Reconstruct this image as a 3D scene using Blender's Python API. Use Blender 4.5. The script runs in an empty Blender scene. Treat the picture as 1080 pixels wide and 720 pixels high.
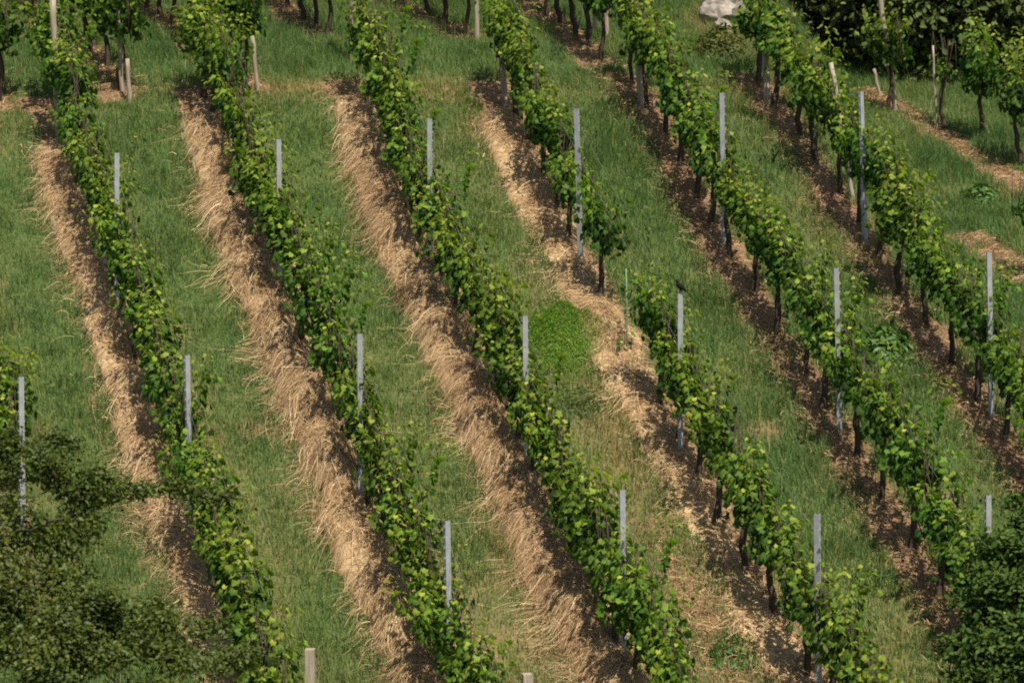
import bpy, math
import numpy as np
from mathutils import Vector, Matrix

R = math.radians
rng = np.random.default_rng(7)
scene = bpy.context.scene
col = scene.collection

# ------------------------------------------------------------------ camera, sky, sun, exposure
PITCH = R(8.0)                    # camera looks down this much
FPX = 4000.0                      # focal length in pixels of the 1080 wide photograph
CP, SP = math.cos(PITCH), math.sin(PITCH)

cam = bpy.data.cameras.new("camera")
cam.sensor_width = 36.0
cam.lens = 36.0 * FPX / 1080.0
cam.clip_start = 0.5
cam.clip_end = 3000.0
cam.dof.use_dof = True
cam.dof.focus_distance = 41.0
cam.dof.aperture_fstop = 3.2
camo = bpy.data.objects.new("camera", cam)
camo.rotation_euler = (R(90) - PITCH, 0, 0)
col.objects.link(camo)
scene.camera = camo

SUN = Vector((0.19, -0.415, 0.87)).normalized()
world = bpy.data.worlds.new("World")
scene.world = world
world.use_nodes = True
wn = world.node_tree
bg = wn.nodes["Background"]
sky = wn.nodes.new("ShaderNodeTexSky")
sky.sky_type = 'NISHITA'
sky.sun_disc = False
sky.sun_elevation = math.asin(SUN.z)
sky.sun_rotation = math.atan2(SUN.x, SUN.y)
sky.altitude = 300
sky.dust_density = 2.0
wn.links.new(sky.outputs[0], bg.inputs[0])
bg.inputs[1].default_value = 0.075

sl = bpy.data.lights.new("sun", 'SUN')
sl.energy = 5.0
sl.angle = R(0.55)
sl.color = (1.0, 0.915, 0.78)
so = bpy.data.objects.new("sun", sl)
so.rotation_euler = SUN.to_track_quat('Z', 'Y').to_euler()
col.objects.link(so)

scene.view_settings.view_transform = 'Standard'
scene.view_settings.look = 'None'
scene.view_settings.gamma = 1.0
scene.view_settings.exposure = 0.39
scene.view_settings.use_curve_mapping = False
scene.render.engine = 'CYCLES'
scene.cycles.max_bounces = 8
scene.cycles.transparent_max_bounces = 8
scene.cycles.use_denoising = False
scene.cycles.filter_width = 1.9


# ------------------------------------------------------------------ noise and terrain
def vnoise(x, y, seed=0):
    x = np.asarray(x, float); y = np.asarray(y, float)
    xi = np.floor(x).astype(np.int64); yi = np.floor(y).astype(np.int64)
    fx = x - xi; fy = y - yi
    fx = fx * fx * (3 - 2 * fx); fy = fy * fy * (3 - 2 * fy)

    def h(a, b):
        n = (a * 374761393 + b * 668265263 + seed * 1442695041) & 0xFFFFFFFF
        n = ((n ^ (n >> 13)) * 1274126177) & 0xFFFFFFFF
        n = n ^ (n >> 16)
        return (n & 0xFFFFFF) / float(0xFFFFFF)
    return (h(xi, yi) * (1 - fx) + h(xi + 1, yi) * fx) * (1 - fy) + (h(xi, yi + 1) * (1 - fx) + h(xi + 1, yi + 1) * fx) * fy


def fbm(x, y, seed=0, oct=3):
    s = 0; a = 0.5; t = 0
    for i in range(oct):
        s = s + a * vnoise(x * 2 ** i, y * 2 ** i, seed + i * 17); t += a; a *= 0.5
    return s / t


def sstep(a, b, x):
    t = np.clip((np.asarray(x, float) - a) / (b - a), 0, 1)
    return t * t * (3 - 2 * t)


MAIN_S, UP_S = 0.3934, 0.1152


def terrain(X, Y):
    X = np.asarray(X, float); Y = np.asarray(Y, float)
    main = -22.32 + MAIN_S * Y
    up = -3.316 + UP_S * (np.minimum(Y, 95) - 48.34) - 1.486 * sstep(3.45, 4.9, X)
    k = 0.35
    h = np.clip(0.5 + 0.5 * (up - main) / k, 0, 1)
    z = up * (1 - h) + main * h - k * h * (1 - h)
    z = np.maximum(z, -13.0 + 0.02 * (28 - np.clip(Y, -200, 28)) * 0)       # valley floor
    z = z + 0.07 * (fbm(X * 0.7, Y * 0.7, 5) - 0.5) + 0.03 * (fbm(X * 4, Y * 4, 9) - 0.5)
    return z


def ray(px, py):
    x = (px - 540.0) / FPX; u = (360.0 - py) / FPX
    return np.array([x, CP + u * SP, -SP + u * CP])


def ground_at(px, py):
    d = ray(px, py)
    t = np.linspace(20, 90, 7001)
    P = d[None] * t[:, None]
    below = P[:, 2] <= terrain(P[:, 0], P[:, 1])
    i = int(np.argmax(below))
    return P[i]


def point_at(px, py, Y):
    d = ray(px, py)
    return d * (Y / d[1])


# ------------------------------------------------------------------ rows (from surveyed post tops)
TOPS = {
    'Z': [(23, 398)],
    'A': [(122, 162), (200, 375)],
    'B': [(294, 147), (379, 352), (473, 550)],
    'C': [(452, 125), (554, 333), (657, 517)],
    'D': [(611, 115), (716, 308), (862, 542)],
    'E': [(762, 98), (884, 282), (1040, 522)],
    'F': [(911, 97), (1044, 266)],
}
POSTS = {}
for r, tops in TOPS.items():
    L = []
    for (x, y) in tops:
        by = y + 177 * (y + 1900) / 2208.0
        g = ground_at(x + 1.5, by)
        t = point_at(x, y, g[1])
        L.append((g[0], g[1], t[2], t[0]))
    POSTS[r] = L
# common plan slope of the rows, one offset each
num = den = 0
for r, L in POSTS.items():
    a = np.array(L); m = a.mean(0)
    num += ((a[:, 0] - m[0]) * (a[:, 1] - m[1])).sum(); den += ((a[:, 1] - m[1]) ** 2).sum()
KROW = num / den
ROWX = {}
for r, L in POSTS.items():
    a = np.array(L)
    ROWX[r] = float(np.mean(a[:, 0] - KROW * (a[:, 1] - 40)))
print("KROW", KROW, ROWX)
_u = Vector((KROW, 1, 0)).normalized()
UX, UY = _u.x, _u.y               # uphill along the row
NX, NY = -UY, UX                  # to the left of the row
YAW = math.atan2(UY, UX)


BEND = {'Z': 0, 'A': 0.0, 'B': 0.08, 'C': 0.24, 'D': 0.22, 'E': 0.17, 'F': 0.05}     # the rows swing a little towards the crest


def rowx(r, Y):
    return ROWX[r] + KROW * (Y - 40) + BEND[r] * sstep(43.2, 48.0, Y)


YTOP = {'Z': 39.2, 'A': 47.4, 'B': 47.7, 'C': 47.9, 'D': 47.9, 'E': 48.2, 'F': 48.2}
YBOT = {'Z': 37.4, 'A': 33.6, 'B': 32.8, 'C': 32.3, 'D': 32.0, 'E': 32.6, 'F': 35.6}

# upper block rows: ground ends in the photograph (far, near)
UPPER = {
    'l': ((-110, 10), (6, 116)),
    'a': ((20, 0), (133, 104)),
    'b': ((137, 0), (268, 97)),
    'c': ((262, -20), (352, 47)),
    'd': ((410, 0), (503, 45)),
    'e': ((557, 0), (640, 72)),
}
UPW = {k: (ground_at(*v[0]), ground_at(*v[1])) for k, v in UPPER.items()}
HROW = (ground_at(917, 97), ground_at(1100, 204))
GROW = (ground_at(1024, 252), ground_at(1100, 294))


def strip_q(X, Y):
    """signed distance to the nearest row (positive = right of it), and which row it is"""
    best = np.full(np.shape(X), 9.0); idx = np.full(np.shape(X), -1)
    for i, r in enumerate('ZABCDEF'):
        q = (X - rowx(r, Y)) * UY
        top = YTOP[r] + 0.25
        q = np.where((Y < top) & (Y > YBOT[r] - 0.6), q, 9.0)
        m = np.abs(q + 0.15) < np.abs(best + 0.15)
        best = np.where(m, q, best); idx = np.where(m, i, idx)
    segs = [UPW[k] for k in UPW] + [HROW, GROW]
    for j, (f, n) in enumerate(segs):
        d = np.array([f[0] - n[0], f[1] - n[1]]); L = np.hypot(*d); d /= L
        s = (X - n[0]) * d[0] + (Y - n[1]) * d[1]
        q = (X - n[0]) * d[1] - (Y - n[1]) * d[0]
        lim = L + (25 if j < 6 else 0.3)
        q = np.where((s > -0.05) & (s < lim), q + 0.05, 9.0)
        m = np.abs(q + 0.15) < np.abs(best + 0.15)
        best = np.where(m, q, best); idx = np.where(m, 10 + j, idx)
    return best, idx


def strip_w(qi):
    """how far the strip reaches to the left and to the right of each row"""
    return np.choose(np.clip(qi, 0, 7), [0.26, 0.31, 0.38, 0.40, 0.32, 0.23, 0.22, 0.30]), np.choose(np.clip(qi, 0, 7), [0.14, 0.18, 0.2, 0.22, 0.20, 0.17, 0.17, 0.2])


def straw_amt(r, Y):
    Y = np.asarray(Y, float)
    if r == 'A': return 0.62 * sstep(46.6, 45.6, Y) * (1 - 0.65 * sstep(38.5, 36.5, Y))
    if r == 'B': return 1.0 * sstep(47.2, 46.6, Y) * (1 - 0.3 * sstep(37, 35, Y))
    if r == 'C': return 1.0 * sstep(47.7, 47.0, Y)
    if r == 'D':
        a = 0.60 * sstep(47.3, 46.8, Y) * sstep(44.0, 45.0, Y)
        return np.maximum(a, 0.42 * sstep(47, 44, Y) * (1 - 0.45 * sstep(39.5, 38, Y)))
    if r == 'E': return 0.13 + 0 * Y
    if r == 'F': return 0.12 + 0 * Y
    return 0.1 + 0 * Y


def mound(r, q, Y):
    """height of the straw windrow over the soil at signed distance q"""
    s = (q + 0.16 - 0.20 * (fbm(np.asarray(Y) * 1.3 + 8, 0 * np.asarray(Y) + 2 + 9 * ROWX[r], 39, 3) - 0.5)) / (0.15 + 0.40 * fbm(np.asarray(Y) * 0.8 + 3, 0 * np.asarray(Y) + 4.0 + 9 * ROWX[r], 37, 3))
    p = np.clip(1 - s * s, 0, 1)
    return 0.22 * straw_amt(r, Y) * p ** 0.8 * (0.35 + 1.2 * fbm(Y * 1.7, q * 1.5, 31, 2))


# ------------------------------------------------------------------ materials
def new_mat(name):
    m = bpy.data.materials.new(name); m.use_nodes = True
    nt = m.node_tree
    return m, nt, nt.nodes["Principled BSDF"], nt.nodes["Material Output"]


def N(nt, t, **kw):
    n = nt.nodes.new(t)
    for k, v in kw.items(): setattr(n, k, v)
    return n


def ramp(nt, stops):
    n = nt.nodes.new("ShaderNodeValToRGB")
    e = n.color_ramp.elements
    while len(e) < len(stops): e.new(0.5)
    for i, (p, c) in enumerate(stops):
        e[i].position = p; e[i].color = (*c, 1)
    return n


def attr(nt, name):
    return N(nt, "ShaderNodeAttribute", attribute_name=name)


def noise(nt, scale, detail=4, rough=0.6):
    tc = N(nt, "ShaderNodeTexCoord")
    n = N(nt, "ShaderNodeTexNoise")
    n.inputs["Scale"].default_value = scale
    n.inputs["Detail"].default_value = detail
    n.inputs["Roughness"].default_value = rough
    nt.links.new(tc.outputs["Object"], n.inputs["Vector"])
    return n


def mixc(nt, fac, a, b, mode='MIX'):
    m = N(nt, "ShaderNodeMix", data_type='RGBA', blend_type=mode)
    for s, v in ((0, fac), (6, a), (7, b)):
        if hasattr(v, 'links'): nt.links.new(v, m.inputs[s])
        elif isinstance(v, (int, float)): m.inputs[s].default_value = v
        else: m.inputs[s].default_value = (*v, 1)
    return m.outputs[2]


def leaf_mat(name, stops, transl=0.3, rough=0.5, spec=0.35, val=0.35, tsat=(1.15, 1.25, 0.6), per_obj=0.0):
    """blade material: colour by the blade's own age attribute, brightness varied per blade"""
    m, nt, p, out = new_mat(name)
    rp = ramp(nt, stops)
    nt.links.new(attr(nt, "age").outputs["Fac"], rp.inputs[0])
    rn = attr(nt, "rnd")
    mr = N(nt, "ShaderNodeMapRange")
    mr.inputs[3].default_value = 1 - val; mr.inputs[4].default_value = 1 + val
    nt.links.new(rn.outputs["Fac"], mr.inputs[0])
    hsv = N(nt, "ShaderNodeHueSaturation")
    nt.links.new(rp.outputs[0], hsv.inputs["Color"])
    nt.links.new(mr.outputs[0], hsv.inputs["Value"])
    if per_obj:
        oi = N(nt, "ShaderNodeObjectInfo")
        mr2 = N(nt, "ShaderNodeMapRange")
        mr2.inputs[3].default_value = 0.5 - per_obj; mr2.inputs[4].default_value = 0.5 + per_obj
        nt.links.new(oi.outputs["Random"], mr2.inputs[0])
        nt.links.new(mr2.outputs[0], hsv.inputs["Hue"])
    nt.links.new(hsv.outputs[0], p.inputs["Base Color"])
    p.inputs["Roughness"].default_value = rough
    p.inputs["Specular IOR Level"].default_value = spec
    if transl > 0:
        tr = N(nt, "ShaderNodeBsdfTranslucent")
        c2 = mixc(nt, 1.0, hsv.outputs[0], tsat, 'MULTIPLY')
        nt.links.new(c2, tr.inputs[0])
        ms = N(nt, "ShaderNodeMixShader"); ms.inputs[0].default_value = transl
        nt.links.new(p.outputs[0], ms.inputs[1]); nt.links.new(tr.outputs[0], ms.inputs[2])
        nt.links.new(ms.outputs[0], out.inputs[0])
    return m


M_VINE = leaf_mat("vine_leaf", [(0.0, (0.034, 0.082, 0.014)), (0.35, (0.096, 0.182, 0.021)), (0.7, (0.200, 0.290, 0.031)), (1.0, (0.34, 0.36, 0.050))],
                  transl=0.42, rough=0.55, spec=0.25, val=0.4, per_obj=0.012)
M_GRASS = leaf_mat("grass_blade", [(0.0, (0.102, 0.184, 0.060)), (0.4, (0.160, 0.240, 0.076)), (0.65, (0.265, 0.26, 0.10)), (1.0, (0.48, 0.37, 0.20))],
                   transl=0.35, rough=0.6, spec=0.15, val=0.35)
M_STRAW = leaf_mat("dry_straw", [(0.0, (0.20, 0.118, 0.060)), (0.5, (0.48, 0.330, 0.175)), (1.0, (0.72, 0.56, 0.345))],
                   transl=0.12, rough=0.65, spec=0.2, val=0.34, tsat=(1, 0.95, 0.8))
M_TREE = leaf_mat("tree_leaf", [(0.0, (0.036, 0.064, 0.010)), (0.6, (0.085, 0.112, 0.017)), (1.0, (0.17, 0.135, 0.030))],
                  transl=0.22, rough=0.5, spec=0.3, val=0.4)
M_SHRUB = leaf_mat("shrub_leaf", [(0.0, (0.035, 0.075, 0.018)), (1.0, (0.095, 0.145, 0.026))], transl=0.25, rough=0.65, spec=0.12, val=0.35)
M_FOREST = leaf_mat("forest_leaf", [(0.0, (0.065, 0.100, 0.026)), (1.0, (0.13, 0.165, 0.042))], transl=0.15, rough=0.6, spec=0.2, val=0.4)
M_FERN = leaf_mat("bright_weed", [(0.0, (0.085, 0.19, 0.018)), (1.0, (0.17, 0.31, 0.03))], transl=0.3, rough=0.6, spec=0.2, val=0.3)
M_DOCK = leaf_mat("dock_leaf", [(0.0, (0.05, 0.115, 0.025)), (1.0, (0.105, 0.20, 0.04))], transl=0.28, rough=0.45, spec=0.35, val=0.3)


def simple_mat(name, c1, c2, scale=20, rough=0.8, metal=0.0, stretch=None, bump=0.2, spec=0.3):
    m, nt, p, out = new_mat(name)
    n = noise(nt, scale)
    if stretch:
        mp = N(nt, "ShaderNodeMapping"); mp.inputs["Scale"].default_value = stretch
        tc = N(nt, "ShaderNodeTexCoord")
        nt.links.new(tc.outputs["Object"], mp.inputs[0]); nt.links.new(mp.outputs[0], n.inputs["Vector"])
    rp = ramp(nt, [(0.32, c1), (0.68, c2)])
    nt.links.new(n.outputs[0], rp.inputs[0])
    nt.links.new(rp.outputs[0], p.inputs["Base Color"])
    p.inputs["Roughness"].default_value = rough
    p.inputs["Metallic"].default_value = metal
    p.inputs["Specular IOR Level"].default_value = spec
    b = N(nt, "ShaderNodeBump"); b.inputs["Strength"].default_value = bump; b.inputs["Distance"].default_value = 0.02
    nt.links.new(n.outputs[0], b.inputs["Height"]); nt.links.new(b.outputs[0], p.inputs["Normal"])
    return m


M_BARK = simple_mat("vine_bark", (0.035, 0.024, 0.018), (0.10, 0.07, 0.05), 35, 0.9, 0, (1, 1, 0.25), 0.6)
M_TBARK = simple_mat("tree_bark", (0.05, 0.04, 0.03), (0.13, 0.10, 0.075), 14, 0.9, 0, (1, 1, 0.3), 0.6)
M_OLDWOOD = simple_mat("weathered_wood", (0.22, 0.17, 0.12), (0.42, 0.35, 0.27), 16, 0.85, 0, (3, 3, 0.25), 0.4)
M_PALEWOOD = simple_mat("pale_wood", (0.25, 0.20, 0.15), (0.45, 0.38, 0.30), 18, 0.85, 0, (3, 3, 0.25), 0.3)
M_STEEL = simple_mat("galvanised_steel", (0.30, 0.31, 0.33), (0.44, 0.45, 0.47), 22, 0.5, 0.25, (1, 1, 0.5), 0.08, 0.5)
M_WIRE = simple_mat("wire_steel", (0.14, 0.14, 0.13), (0.26, 0.25, 0.24), 9, 0.6, 0.2, None, 0.0)
M_ROCK = simple_mat("pale_rock", (0.13, 0.11, 0.09), (0.46, 0.41, 0.35), 7, 0.95, 0, None, 1.0)
M_BIRD = simple_mat("black_feather", (0.006, 0.006, 0.006), (0.013, 0.012, 0.012), 60, 0.7, 0, None, 0.2, 0.15)
M_BEAK = simple_mat("dark_beak", (0.02, 0.018, 0.014), (0.05, 0.04, 0.025), 60, 0.4)
M_STAKE = simple_mat("green_stake", (0.13, 0.24, 0.15), (0.22, 0.34, 0.22), 12, 0.5)
M_PETAL = simple_mat("yellow_petal", (0.62, 0.42, 0.02), (0.75, 0.55, 0.05), 60, 0.7)
M_OPETAL = simple_mat("orange_petal", (0.70, 0.26, 0.02), (0.80, 0.40, 0.05), 60, 0.7)

# ground
M_GROUND, nt, p, out = new_mat("hillside_ground")
ng = noise(nt, 3.0, 6); ng2 = noise(nt, 26.0, 5, 0.7)
g1 = mixc(nt, ng.outputs[0], (0.070, 0.115, 0.030), (0.125, 0.155, 0.048))
dry = attr(nt, "dry")
g2 = mixc(nt, dry.outputs["Fac"], g1, (0.24, 0.175, 0.085))
s1 = ramp(nt, [(0.30, (0.17, 0.10, 0.058)), (0.5, (0.27, 0.165, 0.096)), (0.72, (0.42, 0.285, 0.175))])
nt.links.new(ng2.outputs[0], s1.inputs[0])
cfin = mixc(nt, attr(nt, "soil").outputs["Fac"], g2, s1.outputs[0])
nt.links.new(cfin, p.inputs["Base Color"])
p.inputs["Roughness"].default_value = 0.95
p.inputs["Specular IOR Level"].default_value = 0.1
b = N(nt, "ShaderNodeBump"); b.inputs["Strength"].default_value = 0.8; b.inputs["Distance"].default_value = 0.04
nt.links.new(ng2.outputs[0], b.inputs["Height"]); nt.links.new(b.outputs[0], p.inputs["Normal"])


# ------------------------------------------------------------------ mesh helpers
def mesh_np(name, V, F, attrs=None, mat=None, smooth=False, more_mats=None, fmat=None):
    V = np.ascontiguousarray(V, dtype=np.float32)
    me = bpy.data.meshes.new(name)
    k = F.shape[1]
    me.vertices.add(len(V)); me.vertices.foreach_set("co", V.ravel())
    me.loops.add(F.size); me.loops.foreach_set("vertex_index", np.ascontiguousarray(F, dtype=np.int32).ravel())
    me.polygons.add(len(F))
    me.polygons.foreach_set("loop_start", np.arange(0, F.size, k, dtype=np.int32))
    me.polygons.foreach_set("loop_total", np.full(len(F), k, dtype=np.int32))
    if smooth: me.polygons.foreach_set("use_smooth", np.ones(len(F), dtype=bool))
    if fmat is not None: me.polygons.foreach_set("material_index", np.ascontiguousarray(fmat, dtype=np.int32))
    me.update(calc_edges=True)
    for a, v in (attrs or {}).items():
        at = me.attributes.new(a, 'FLOAT', 'POINT')
        at.data.foreach_set("value", np.ascontiguousarray(v, dtype=np.float32))
    if mat: me.materials.append(mat)
    for m in (more_mats or []): me.materials.append(m)
    return me


def link(name, me, parent=None, loc=None):
    o = bpy.data.objects.new(name, me)
    col.objects.link(o)
    if loc is not None: o.location = loc
    if parent: o.parent = parent
    return o


def tag(o, label=None, cat=None, group=None, kind=None):
    if label: o['label'] = label
    if cat: o['category'] = cat
    if group: o['group'] = group
    if kind: o['kind'] = kind
    return o


def empty(name, loc, rz=0.0):
    o = bpy.data.objects.new(name, None)
    o.location = loc; o.rotation_euler = (0, 0, rz); o.empty_display_size = 0.2
    col.objects.link(o)
    return o


class Geo:
    """collects polygons of any size"""
    def __init__(s): s.v = []; s.f = []

    def tube(s, pts, rad, n=6, cap=True, rough=0.0, rg=None):
        pts = [Vector(p) for p in pts]; rings = []
        for i, p in enumerate(pts):
            a = pts[max(0, i - 1)]; c = pts[min(len(pts) - 1, i + 1)]
            t = (c - a).normalized()
            x = t.orthogonal().normalized() if abs(t.z) < 0.9 else Vector((1, 0, 0))
            x = (x - t * x.dot(t)).normalized(); y = t.cross(x)
            r = rad[i] if hasattr(rad, '__len__') else rad
            ring = []
            for j in range(n):
                aa = 2 * math.pi * j / n
                rr = r * (1 + (rg.uniform(-rough, rough) if rough else 0))
                ring.append(len(s.v)); s.v.append(tuple(p + (x * math.cos(aa) + y * math.sin(aa)) * rr))
            rings.append(ring)
        for a, c in zip(rings, rings[1:]):
            for j in range(n):
                s.f.append((a[j], a[(j + 1) % n], c[(j + 1) % n], c[j]))
        if cap:
            s.f.append(tuple(reversed(rings[0]))); s.f.append(tuple(rings[-1]))

    def prism(s, outline, z0, z1, top=None):
        n = len(outline); b0 = len(s.v)
        for (x, y) in outline: s.v.append((x, y, z0))
        for (x, y) in (top or outline): s.v.append((x, y, z1))
        for j in range(n):
            k = (j + 1) % n
            s.f.append((b0 + j, b0 + k, b0 + n + k, b0 + n + j))
        s.f.append(tuple(b0 + n - 1 - j for j in range(n)))
        s.f.append(tuple(b0 + n + j for j in range(n)))

    def mesh(s, name, mat, smooth=True):
        me = bpy.data.meshes.new(name)
        me.from_pydata(s.v, [], s.f); me.update()
        if smooth: me.polygons.foreach_set("use_smooth", np.ones(len(me.polygons), dtype=bool))
        me.materials.append(mat)
        return me


def blades(P, Nrm, T, size, tv, tf, age, rnd, wscale=None):
    """stamp the template tv (x across, y along the tip, z normal) at points P"""
    n = len(P)
    Nrm = Nrm / np.linalg.norm(Nrm, axis=1, keepdims=True)
    T = T - Nrm * (T * Nrm).sum(1, keepdims=True)
    T = T / np.maximum(np.linalg.norm(T, axis=1, keepdims=True), 1e-6)
    X = np.cross(T, Nrm)
    w = np.ones(n) if wscale is None else wscale
    V = P[:, None, :] + size[:, None, None] * (tv[None, :, 0:1] * w[:, None, None] * X[:, None] + tv[None, :, 1:2] * T[:, None] + tv[None, :, 2:3] * Nrm[:, None])
    k = len(tv)
    F = (tf[None] + (np.arange(n) * k)[:, None, None]).reshape(-1, tf.shape[1])
    return V.reshape(-1, 3), F, {'age': np.repeat(np.clip(age, 0, 1), k), 'rnd': np.repeat(rnd, k)}


def cat_geo(parts):
    Vs, Fs, A = [], [], {}
    off = 0
    for V, F, a in parts:
        Vs.append(V); Fs.append(F + off); off += len(V)
        for k, v in a.items(): A.setdefault(k, []).append(v)
    return np.concatenate(Vs), np.concatenate(Fs), {k: np.concatenate(v) for k, v in A.items()}


# vine leaf: five lobes round a centre
_ol = [(0, 1.0), (27, 0.73), (55, 0.92), (88, 0.68), (124, 0.80), (172, 0.25), (188, 0.25), (236, 0.80), (272, 0.68), (305, 0.92), (333, 0.73)]
VLEAF_V = np.array([(0, 0, 0.10)] + [(0.62 * r * math.sin(R(a)), 0.60 * r * math.cos(R(a)) + 0.1, (-0.10 if i % 2 == 0 else 0.02) * r) for i, (a, r) in enumerate(_ol)])
VLEAF_F = np.array([(0, i + 1, (i + 1) % len(_ol) + 1) for i in range(len(_ol))])[:, ::-1].copy()
# simple folded leaf
SLEAF_V = np.array([(0, -0.5, 0), (0.3, -0.1, 0.07), (0.22, 0.25, 0.05), (0, 0.55, -0.05), (-0.22, 0.25, 0.05), (-0.3, -0.1, 0.07), (0, 0.02, -0.02)])
SLEAF_F = np.array([(6, 0, 1), (6, 1, 2), (6, 2, 3), (6, 3, 4), (6, 4, 5), (6, 5, 0)])


# ------------------------------------------------------------------ the hillside: one sheet, fine in view, coarse to the horizon
def graded(lo, hi, step, far_lo, far_hi):
    a = list(np.arange(lo, hi + 1e-6, step))
    s = step
    x = hi
    while x < far_hi: s *= 1.35; x += s; a.append(x)
    s = step; x = lo
    while x > far_lo: s *= 1.35; x -= s; a.insert(0, x)
    return np.array(a)


gx = graded(-8.5, 10.0, 0.06, -600, 600)
gy = graded(31.0, 60.0, 0.07, -500, 900)
GX, GY = np.meshgrid(gx, gy)
GZ = terrain(GX, GY)
q, qi = strip_q(GX, GY)
edge = 0.34 * (fbm(GX * 2.6, GY * 2.6, 3, 4) - 0.5)
wl, wr = strip_w(qi)
soil = sstep(-wl - 0.12, -wl + 0.08, q + edge) * (1 - sstep(wr - 0.1, wr + 0.15, q + edge))


def dryness(X, Y):
    d = sstep(0.50, 0.78, fbm(X * 0.8 + 3, Y * 0.45, 41, 4))
    lane = 0.55 * np.exp(-((X - rowx('C', Y) - 0.95) / 0.75) ** 2) * sstep(44.5, 40, Y)         # lane right of row C
    lane2 = 0.45 * np.exp(-((X - rowx('B', Y) - 0.85) / 0.6) ** 2) * sstep(43, 40.5, Y)
    lane3 = 0.35 * np.exp(-((X - rowx('D', Y) + 0.6) / 0.5) ** 2)
    crest = 0.8 * np.exp(-((Y - 47.9 - 0.5 * (fbm(X * 0.6, X * 0 + 1, 77) - 0.5)) / 0.45) ** 2) * sstep(-6, -3, X)
    right_edge = 0
    for r in 'ZABCDEF':            # the unmown fringe just right of every row
        right_edge = right_edge + 0.45 * np.exp(-(((X - rowx(r, Y)) - 0.42) / 0.22) ** 2)
    knoll = 0.8 * np.exp(-((X - 2.75) / 0.75) ** 2) * sstep(48.2, 50, Y)
    return np.clip(0.45 * d + (lane + lane2 + lane3) * (0.05 + 1.3 * fbm(X * 1.6, Y * 1.1, 52)) + right_edge * sstep(0.4, 0.7, fbm(X * 1.5, Y * 1.5, 93)) + (crest + knoll) * (0.3 + fbm(X * 2, Y * 2, 66)), 0, 1)


dryv = dryness(GX, GY)
bare = sstep(0.70, 0.80, fbm(GX * 1.1 + 9, GY * 0.8, 88, 4)) * 0.6 + 0.35 * sstep(0.75, 0.98, dryv)
bare = np.maximum(bare, 0.9 * np.exp(-((GX - rowx('D', GY) + 0.68) / 0.28) ** 2) * np.exp(-((GY - 36.4) / 1.5) ** 2) * sstep(0.35, 0.65, fbm(GX * 2.4, GY * 2.4, 171)))
soil = np.clip(np.maximum(soil, bare), 0, 1)
nx, ny = len(gx), len(gy)
I = np.arange(nx * ny).reshape(ny, nx)
F = np.stack([I[:-1, :-1], I[:-1, 1:], I[1:, 1:], I[1:, :-1]], -1).reshape(-1, 4)
V = np.stack([GX, GY, GZ], -1).reshape(-1, 3)
hill = link("hillside", mesh_np("hillside", V, F, {'soil': soil.ravel(), 'dry': dryv.ravel()}, M_GROUND, smooth=True))
tag(hill, "grassy vineyard hillside with bare soil strips under the vines", "hillside", kind='structure')


# ------------------------------------------------------------------ grass
def sample_view(n, y0=31.6, y1=59.0):
    Y = y0 + (y1 - y0) * rng.random(n * 2)
    X = (rng.random(n * 2) * 2 - 1)
    half = 0.135 * Y + 0.9
    hm = 0.135 * y1 + 0.9
    keep = rng.random(n * 2) < half / hm
    return (X * half)[keep][:n], Y[keep][:n]


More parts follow.
